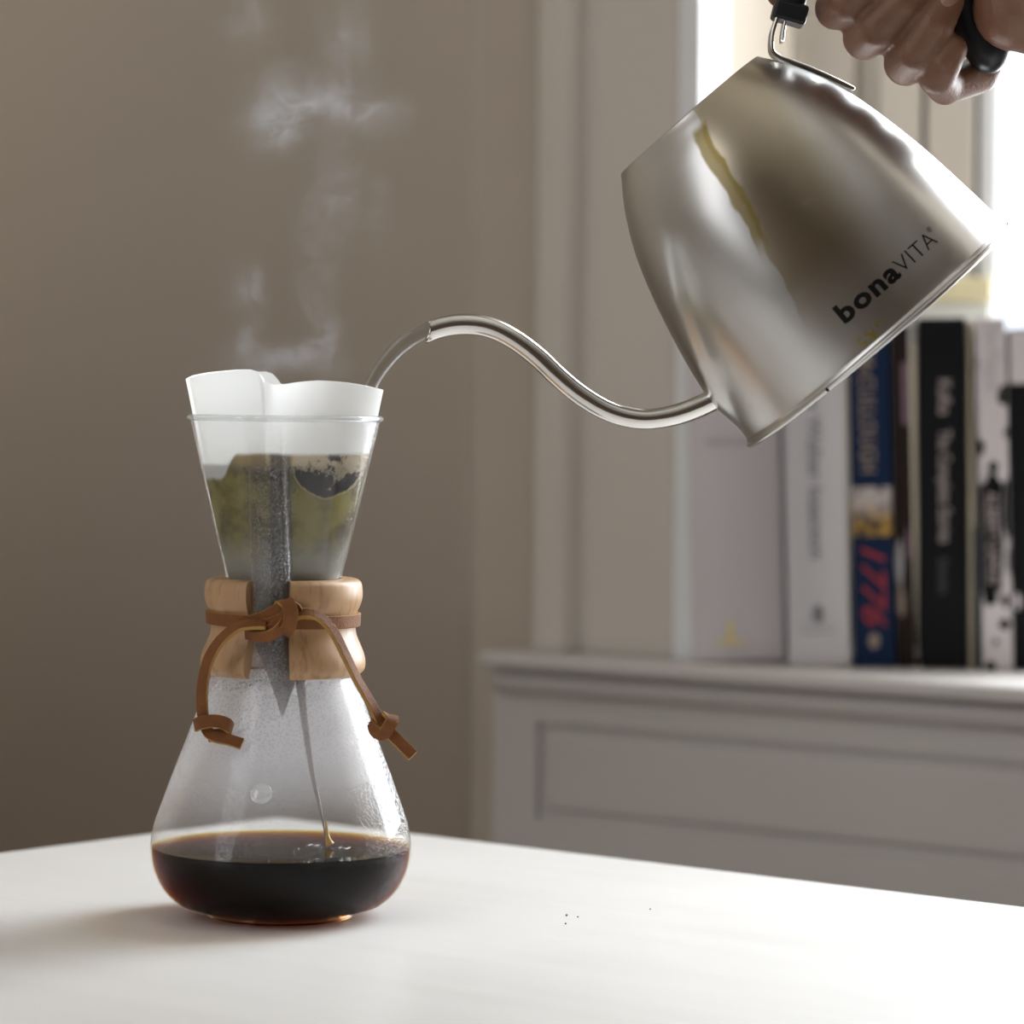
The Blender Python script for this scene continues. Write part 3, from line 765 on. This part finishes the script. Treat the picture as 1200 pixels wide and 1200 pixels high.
# handle: steel strap and black grip
def band(pts, wd, th, name, mat, n=8, ups=None):
    p = cr(pts, n); s_ = [(th/2, -wd/2), (th/2, wd/2), (-th/2, wd/2), (-th/2, -wd/2)]
    # keep the wide side facing along the depth axis
    V = []; F = []
    for i, q in enumerate(p):
        a = p[max(0, i-1)]; b = p[min(len(p)-1, i+1)]; tn = (b-a).normalized(); dep = Vector((0, 1, 0)); nn_ = tn.cross(dep).normalized()
        for u_, v_ in s_: V.append(q+nn_*u_+dep*v_)
    m_ = 4
    for i in range(len(p)-1):
        for k in range(m_): F.append((i*m_+k, i*m_+(k+1) % m_, (i+1)*m_+(k+1) % m_, (i+1)*m_+k))
    F.append((3, 2, 1, 0)); F.append(tuple((len(p)-1)*m_+k for k in range(4)))
    o = pydata(name, V, F, mat, kettle, False); fix_normals(o); return bevel(o, .0006, 2)
band([K(1000, 106), K(985, 98.5), K(965, 89), K(945, 80.5), K(925, 73), K(912, 68), K(904, 60), K(904, 42), K(909, 24), K(914, 8)], 40*S, 4.6*S, 'handle_strap', M['tube_steel'])
band([K(916, 50), K(917, 38), K(920, 22), K(922, 8)], 34*S, 4*S, 'handle_strap', M['tube_steel'])
hp = [(924, 16), (930, -6), (948, -32), (985, -52), (1030, -60), (1075, -52), (1108, -30), (1127, 4), (1140, 34), (1157, 58), (1178, 72)]
hd = cr([K(a, b) for a, b in hp], 6)
hr = [lerp_tab([(0, 17), (.08, 17), (.2, 15), (.6, 17), (.80, 23), (.93, 26), (.98, 20), (1, 12)], i/(len(hd)-1))*S for i in range(len(hd))]
V, F = tube(hd, hr, 24, up=(0, 1, 0)); pydata('handle_grip', V, F, M['black_plastic'], kettle)
bm = bmesh.new(); 
V, F = tube([K(921, 27), K(922.5, 22), K(927, 4)], 1.0, section=[(21*S, 22*S), (21*S, -22*S), (-19*S, -22*S), (-19*S, 22*S)], up=KI.to_3x3()@Vector((1, 0, .35))); bm.free()
bevel(fix_normals(pydata('grip_socket', V, F, M['black_plastic'], kettle, False)), .0015, 3)

# ------------------------------------------------------------------ hand
hand = thing('hand', 'person\'s bare right hand gripping the black kettle handle at top right', 'hand', P(1100, 0))
HO = P(1100, 0)
bm = bmesh.new()
def H(q): return P(q[0], q[1], YC+q[2]*S)-HO
def chain(pts, closed_end=True):
    """tapered capsules: (px,py,depth,radius px)"""
    for i, q in enumerate(pts):
        bmesh.ops.create_uvsphere(bm, u_segments=18, v_segments=12, radius=q[3]*S, matrix=Matrix.Translation(H(q)))
    for a, b in zip(pts, pts[1:]):
        pa, pb = H(a), H(b); d = pb-pa; L = d.length
        if L < 1e-6: continue
        mt = Matrix.Translation((pa+pb)/2)@d.to_track_quat('Z', 'Y').to_matrix().to_4x4()
        bmesh.ops.create_cone(bm, cap_ends=True, segments=20, radius1=a[3]*S, radius2=b[3]*S, depth=L, matrix=mt)
fing = {
 'index': [(1120, -120, 30, 33), (1060, -80, 50, 28), (1000, -20, 42, 25), (980, 10, 8, 25.5), (994, 2, -30, 24), (1018, -18, -42, 22), (1040, -38, -42, 19)],
 'middle': [(1150, -105, 35, 34), (1095, -50, 52, 29), (1035, 22, 46, 27), (1014, 44, 8, 27), (1029, 32, -32, 26), (1056, 4, -46, 24), (1080, -22, -46, 20)],
 'ring': [(1180, -90, 35, 33), (1135, -30, 52, 28), (1080, 52, 48, 27), (1062, 74, 8, 27), (1074, 60, -32, 26), (1095, 28, -46, 24), (1110, 2, -46, 20)],
 'little': [(1210, -60, 30, 30), (1180, 20, 48, 25), (1148, 88, 44, 22), (1108, 101, 14, 22.5), (1098, 90, -18, 22.5), (1106, 74, -36, 21), (1116, 58, -40, 18)],
}
for k, v in fing.items(): chain(v)
# thumb along the top of the handle, tip showing left of the grip
chain([(1230, -90, -20, 46), (1150, -120, -45, 36), (1060, -108, -40, 29), (985, -78, -34, 26), (935, -35, -14, 23), (918, -10, 22, 21)])
# palm, heel of the hand and wrist
chain([(1150, -120, 20, 44), (1210, -100, 10, 60), (1290, -80, 5, 68), (1400, -90, 5, 66)])
chain([(1175, -70, 35, 42), (1230, -40, 15, 56), (1300, -60, 5, 66)])
chain([(1207, -16, -42, 62), (1215, -2, -34, 66), (1250, -20, -24, 74), (1310, -50, -5, 74), (1400, -90, 5, 68)])
chain([(1190, 10, -40, 50), (1240, 15, -20, 52)])
chain([(1400, -90, 5, 68), (1520, -100, 8, 76), (1800, -120, 10, 108), (2080, -140, 10, 120)])
me = bpy.data.meshes.new('tmp'); bm.to_mesh(me); bm.free()
tmp = bpy.data.objects.new('tmp', me); COL.objects.link(tmp)
m_ = tmp.modifiers.new('r', 'REMESH'); m_.mode = 'VOXEL'; m_.voxel_size = .0011
m_ = tmp.modifiers.new('s', 'SMOOTH'); m_.factor = .5; m_.iterations = 2
bpy.context.view_layer.update()
me2 = bpy.data.meshes.new_from_object(tmp.evaluated_get(bpy.context.evaluated_depsgraph_get())); bpy.data.objects.remove(tmp)
obj('skin', me2, M['skin'], hand, True)
def nail(a, b, r, toward):
    """a flat rounded nail on the back of the last finger joint"""
    pa, pb = H(a), H(b); ax = (pb-pa).normalized(); t_ = Vector(toward); t_ = (t_-ax*t_.dot(ax)).normalized(); sd = ax.cross(t_)
    bm = bmesh.new(); bmesh.ops.create_uvsphere(bm, u_segments=20, v_segments=12, radius=1)
    for v in bm.verts: v.co = Vector((v.co.x*r*.62, v.co.y*r*.85, v.co.z*r*.22 - .25*r*(v.co.x**2)))
    mt = Matrix((( sd.x, ax.x, t_.x), (sd.y, ax.y, t_.y), (sd.z, ax.z, t_.z))).to_4x4()
    c = pb-ax*r*.15+t_*r*.90
    bm.transform(Matrix.Translation(c)@mt); obj('fingernail', bm, M['nail'], hand, True)
nail(fing['index'][4], fing['index'][5], 22*S, (-.3, -1, -.3))
nail(fing['middle'][5], fing['middle'][6], 20*S, (-.2, -1, .1))
nail(fing['ring'][5], (1112, -4, -46, 20), 20*S, (.2, -1, .4))
# forearm sleeve out of frame keeps the arm ending cleanly
# ------------------------------------------------------------------ water pouring
wp = [(509, 383, 0), (496, 389, 0), (480, 398, 0), (464, 411, 0), (449, 428, 0), (437, 447, 0), (427, 470, 0), (419, 500, 0), (414, 534, 0)]
wd_ = cr([P(a, b, YC+c*S) for a, b, c in wp], 6)
rad = []
for i in range(len(wd_)):
    f = i/(len(wd_)-1); rad.append(lerp_tab([(0, 10.0), (.12, 11), (.35, 10), (.62, 8.5), (1, 6)], f)*S)
sec = [(math.cos(2*PI*k/20), .62*math.sin(2*PI*k/20)) for k in range(20)]
V, F = tube(wd_, rad, section=sec, up=(0, 0, 1))
ws = pydata('water_stream', V, F, M['water']); tag(ws, 'clear stream of hot water falling from the kettle spout into the filter', 'water')
V, F = tube([a+Vector((-0.0, -.002, 0))+Vector((.0016, 0, -.0022)) for a in wd_[4:34]], [.00045]*30, 8); pydata('stream_edge', V, F, M['rimglass'], ws)

# ------------------------------------------------------------------ books
def spine_text(parent, txt, x, ztop, zbot, size_h, mat, bold=0, shear=0, y=-.0004, name='title_lettering'):
    """text reading downwards on the spine, between ztop and zbot"""
    me = text_mesh(txt, size_h, bold, 1, shear)
    a, b = bounds(me); ys = [v.co.y for v in me.vertices]; y0, y1 = min(ys), max(ys)
    k = (ztop-zbot)/(b-a)
    for v in me.vertices:
        lx = (v.co.x-a)*k; ly = v.co.y-(y0+y1)/2
        v.co = Vector((x+ly, y, ztop-lx))
    return obj(name, me, mat, parent)
books_o = {}
def book(px0, px1, pyb, h, label, cover, depth=.125, Yb=None, lean=-1.8, yaw=None, round_=.0):
    bl = on_z(px0, pyb, SILL) if Yb is None else P(px0, pyb, Yb)
    z = SILL
    br = P(px1, pyb, bl.y); wd = (br-bl).length
    t = thing('book', label, 'book', (bl.x, bl.y, z+.0004+math.sin(math.radians(abs(lean)))*0), 'books standing on the window sill')
    t.rotation_euler = (0, math.radians(lean), math.radians(-6 if yaw is None else yaw))
    bm = bmesh.new(); c = .0012
    # cover: front board, spine, back board
    n = 8; outer_ = []
    for i in range(n+1):
        f = i/n; outer_.append((f*wd, -round_*math.sin(PI*f)))
    poly = [(0, depth)]+outer_+[(wd, depth), (wd-c, depth)]+[(wd-c, c*1.5), (c, c*1.5)]+[(c, depth)]
    a = [bm.verts.new((p[0], p[1], 0)) for p in poly]; b = [bm.verts.new((p[0], p[1], h)) for p in poly]
    for i in range(len(poly)): j = (i+1) % len(poly); bm.faces.new((a[i], a[j], b[j], b[i]))
    bm.faces.new(a[::-1]); bm.faces.new(b); bmesh.ops.recalc_face_normals(bm, faces=bm.faces)
    bevel(obj('cover', bm, cover, t), .0006, 2)
    bm = bmesh.new(); box(bm, c*1.02, wd-c*1.02, c*1.6, depth-.003, .0015, h-.002)
    obj('page_block', bm, M['pages'], t)
    t['w'] = wd; del t['w']
    return t, wd, h
def flat(parent, pts, mat, name='spine_print', y=-.0003):
    me = bpy.data.meshes.new(name); me.from_pydata([(a, y, b) for a, b in pts], [], [tuple(range(len(pts)))]); return obj(name, me, mat, parent)
def disc(cx, cz, rx, rz, n=20, wob=0, seed=1):
    r = random.Random(seed)
    return [(cx+rx*math.cos(2*PI*k/n)*(1+wob*r.uniform(-1, 1)), cz+rz*math.sin(2*PI*k/n)*(1+wob*r.uniform(-1, 1))) for k in range(n)]
M['pages'] = plain('paper_pages', (.72, .64, .48), .8, .15, 300, stretch=(6, 1, .02))
M['bwhite'] = plain('white_jacket', (.56, .52, .535), .42, .02, 20)
M['bwhite2'] = plain('grey_white_jacket', (.50, .49, .51), .38, .02, 20)
M['bblue'] = plain('navy_jacket', (.004, .016, .050), .6, .1, 20, spec=.15)
M['bblack'] = plain('black_jacket', (.004, .004, .005), .6, .1, 20, spec=.15)
M['bnavy'] = plain('dark_teal_jacket', (.008, .016, .028), .6, .1, 20, spec=.15)
M['bbrown'] = plain('dark_brown_jacket', (.022, .014, .012), .6, .3, 30, spec=.15)
M['ink_grey'] = plain('grey_ink', (.16, .16, .18), .6)
M['ink_light'] = plain('faint_grey_ink', (.42, .41, .42), .6)
M['ink_yellow'] = plain('yellow_ink', (.72, .58, .16), .6)
M['ink_gold'] = plain('gold_ink', (.26, .20, .16), .5)
M['ink_red'] = plain('red_ink', (.30, .016, .024), .5)
M['ink_cream'] = plain('cream_ink', (.42, .36, .35), .6)
M['ink_dim'] = plain('dim_ink', (.06, .06, .07), .6)
M['ink_pink'] = plain('pink_ink', (.20, .12, .16), .6)
pxz = 1.965/FPX
def bz(py, base): return (base-py)*pxz
b1, w1, h1 = book(812, 919, 775.5, .236, 'thick white book at the left end of the row, small yellow emblem', M['bwhite'], round_=.004)
flat(b1, disc(w1*.42, bz(738, 775), .0016, .006), M['ink_yellow'])
flat(b1, disc(w1*.42, bz(752, 775), .009, .0012), M['ink_yellow'], y=-.0045*.97)
for o_ in b1.children:
    if o_.name.startswith('spine_print'): o_.location.y = -.0042
flat(b1, [(w1*.2, bz(520, 775)), (w1*.7, bz(520, 775)), (w1*.7, bz(514, 775)), (w1*.2, bz(514, 775))], M['ink_light']).location.y = -.0042
b2, w2, h2 = book(924, 996, 781, .236, 'white book with grey vertical lettering, second in the row from the left', M['bwhite2'], round_=.002)
for q in ('by Walter Isaacson',): o_ = spine_text(b2, q, w2*.47, bz(462, 781), bz(656, 781), .0125, M['ink_grey'], .0001); o_.location.y = -.0021
o_ = spine_text(b2, 'Steve Jobs', w2*.5, bz(330, 781), bz(452, 781), .020, M['ink_grey'], .0003); o_.location.y = -.0021
o_ = flat(b2, disc(w2*.5, bz(721, 781), .0036, .0056), M['ink_grey']); o_.location.y = -.0021
for py in (735, 741): o_ = flat(b2, [(w2*.25, bz(py+1.5, 781)), (w2*.8, bz(py+1.5, 781)), (w2*.8, bz(py-1, 781)), (w2*.25, bz(py-1, 781))], M['ink_light']); o_.location.y = -.0021
b3, w3, h3 = book(1001, 1049, 782.5, .206, 'navy blue book with red numerals 1776 on its spine', M['bblue'])
spine_text(b3, 'McCULLOUGH', w3*.45, bz(418, 782), bz(556, 782), .013, M['ink_gold'], .0001)
spine_text(b3, '1776', w3*.52, bz(643, 782), bz(736, 782), .020, M['ink_red'], .0001, shear=.35)
def mk_painting():
    t = NT('spine_painting'); c = t.coords(); x, y, z = t.xyz(c)[:3]
    n1 = t.noise(c, 130, 4, .6); zt_ = t.ss(z, bz(618, 782), bz(584, 782))
    col = t.mixc(t.ss(n1, .45, .6), (.03, .02, .012), (.42, .24, .035)); col = t.mixc(t.math('MULTIPLY', zt_, t.ss(n1, .3, .45)), col, (.42, .38, .37))
    return t.surf(t.n('ShaderNodeBsdfPrincipled', {'Base Color': col, 'Roughness': .45}).outputs[0])
M['painting'] = mk_painting()
tag(flat(b3, [(.0004, bz(630, 782)), (w3-.0004, bz(630, 782)), (w3-.0004, bz(573, 782)), (.0004, bz(573, 782))], M['painting']), 'small painted battle scene on the spine')
flat(b3, disc(w3*.5, bz(752, 782), .0032, .0048, 16, .2), M['ink_gold'])
b4, w4, h4 = book(1051, 1073, 782.5, .200, 'thin dark brown book squeezed between the navy and the black book', M['bbrown'], depth=.12)
flat(b4, [(w4*.55, bz(500, 782)), (w4*.95, bz(500, 782)), (w4*.95, bz(428, 782)), (w4*.55, bz(428, 782))], M['ink_pink'])
flat(b4, disc(w4*.25, bz(660, 782), .0022, .014, 16, .15, 4), M['ink_light']); flat(b4, disc(w4*.75, bz(640, 782), .0014, .010, 12, .2, 6), M['ink_pink'])
flat(b4, disc(w4*.3, bz(705, 782), .0022, .010, 12, .3, 6), M['ink_gold'])
b5, w5, h5 = book(1079, 1134, 784, .2045, 'plain black book with small pale vertical lettering, between thin brown and tan spines', M['bblack'], lean=-1.0)
spine_text(b5, 'Kafka', w5*.55, bz(450, 784), bz(490, 784), .0105, M['ink_cream'])
spine_text(b5, 'The Complete Stories', w5*.5, bz(508, 784), bz(638, 784), .0105, M['ink_cream'])
spine_text(b5, 'Schocken', w5*.5, bz(656, 784), bz(698, 784), .009, M['ink_dim'])
# cream edge of a very thin book, then a dark teal one
b6, w6, h6 = book(1136.5, 1140.8, 784.5, .203, 'very thin tan paperback beside the black lettered book', M['pages'], lean=-1.0)
b7, w7, h7 = book(1143, 1149, 785, .080, 'low slim dark teal book left of the white and black spine', M['bnavy'], lean=-1.2)
b8, w8, h8 = book(1152, 1187, 785.5, .2045, 'white book with black splotches and pale lettering down its spine', M['bwhite'], lean=-1.9)
spine_text(b8, 'The Plague', w8*.5, bz(380, 785), bz(462, 785), .0125, M['ink_light'])
bk = M['bblack']
for i, (fx, py, rx, rz) in enumerate([(1.0, 462, .0042, .0032), (.86, 470, .003, .005), (.0, 430, .0014, .003), (.02, 528, .0034, .005), (1.0, 512, .0022, .003), (.5, 551, .0030, .0034), (.45, 566, .004, .004),
        (.95, 600, .003, .018), (.30, 700, .0042, .006), (.78, 706, .0022, .004), (.75, 733, .0034, .0032), (.45, 753, .0016, .0018), (.25, 782, .0034, .0035), (1.0, 660, .0016, .010), (.2, 690, .003, .005)]):
    flat(b8, [(max(.0003, min(w8-.0003, a)), b) for a, b in disc(w8*fx, bz(py, 785), rx, rz, 18, .14, i+2)], bk, y=-.0003-.00002*i)
flat(b8, [(.0004, bz(696, 785)), (w8*.68, bz(694, 785)), (w8*.78, bz(640, 785)), (w8*.72, bz(600, 785)), (w8*.8, bz(570, 785)), (w8*.6, bz(563, 785)), (.0004, bz(572, 785))], bk, y=-.0007)
o_ = spine_text(b8, 'ALBERT CAMUS', w8*.42, bz(580, 785), bz(686, 785), .0100, M['ink_cream'], y=-.0010)
b9, w9, h9 = book(1189, 1222, 786, .1985, 'black book with a white top band at the right edge of the photo', M['bblack'], lean=-1.6)
flat(b9, [(.0004, bz(455, 786)), (w9-.0004, bz(455, 786)), (w9-.0004, h9-.001), (.0004, h9-.001)], M['bwhite'])
flat(b9, disc(.0006+.002, bz(706, 786), .0018, .005, 14, .2, 9), M['bwhite'])
b10, w10, h10 = book(1224, 1262, 787, .21, 'grey-white book past the right edge of the photo', M['bwhite2'], lean=-1.6)

# ------------------------------------------------------------------ steam
def mk_steam(org):
    t = NT('steam'); t.out.target = 'ALL'
    c = t.coords()
    nz = t.n('ShaderNodeTexNoise', {'Vector': c, 'Scale': 42.0, 'Detail': 3.5}).outputs['Color']
    nv = t.n('ShaderNodeVectorMath', {0: nz, 1: (.5, .5, .5)}, operation='SUBTRACT').outputs[0]
    nv = t.n('ShaderNodeVectorMath', {0: nv, 'Scale': .016}, operation='SCALE').outputs[0]
    cc = t.n('ShaderNodeVectorMath', {0: c, 1: nv}, operation='ADD').outputs[0]
    nz = t.n('ShaderNodeTexNoise', {'Vector': cc, 'Scale': 130.0, 'Detail': 2.0}).outputs['Color']
    nv = t.n('ShaderNodeVectorMath', {0: nz, 1: (.5, .5, .5)}, operation='SUBTRACT').outputs[0]
    nv = t.n('ShaderNodeVectorMath', {0: nv, 'Scale': .006}, operation='SCALE').outputs[0]
    cc = t.n('ShaderNodeVectorMath', {0: cc, 1: nv}, operation='ADD').outputs[0]
    blobs = [(290, 400, 15, 42, 1.0), (292, 340, 17, 24, 1.0), (322, 140, 30, 30, 1.6), (345, 108, 22, 20, 1.1), (385, 122, 36, 18, .8), (440, 138, 30, 18, .6), (402, 60, 22, 55, .65), (432, 70, 10, 50, .35),
             (392, 215, 24, 60, .6), (372, 330, 16, 60, .75), (380, 410, 18, 30, .8), (447, 250, 12, 60, .35), (292, 25, 18, 22, .6), (275, 30, 22, 8, .3), (330, 422, 46, 13, .7)]
    tot = None
    for (px, py, rx, ry, amp) in blobs:
        p = P(px, py)-org
        d = t.n('ShaderNodeVectorMath', {0: cc, 1: tuple(p)}, operation='SUBTRACT').outputs[0]
        d = t.n('ShaderNodeVectorMath', {0: d, 1: (1/(rx*S), 1/(max(12, rx*.8)*S), 1/(ry*S))}, operation='MULTIPLY').outputs[0]
        q = t.n('ShaderNodeVectorMath', {0: d, 1: d}, operation='DOT_PRODUCT').outputs['Value']
        g = t.math('MULTIPLY', t.math('EXPONENT', t.math('MULTIPLY', q, -1.0)), amp)
        tot = g if tot is None else t.math('ADD', tot, g)
    det = t.ss(t.noise(cc, 85, 4, .6, 1.0), .42, .62)
    den = t.math('MULTIPLY', tot, t.math('MULTIPLY_ADD', det, 1.1, .2))
    den = t.math('MULTIPLY', den, 22.0)
    vs = t.n('ShaderNodeVolumeScatter', {'Color': (.93, .92, 1.0), 'Density': den, 'Anisotropy': .15})
    t.t.links.new(vs.outputs[0], t.out.inputs['Volume'])
    return t.m
so = P(366, 225)
bm = bmesh.new(); hx, hz = 120*S, 225*S
box(bm, -hx, hx, -.034, .034, -hz, hz+.02)
st = obj('steam', bm, mk_steam(so)); st.location = so
tag(st, 'faint white wisps of steam rising above the paper filter', 'steam', kind='stuff')
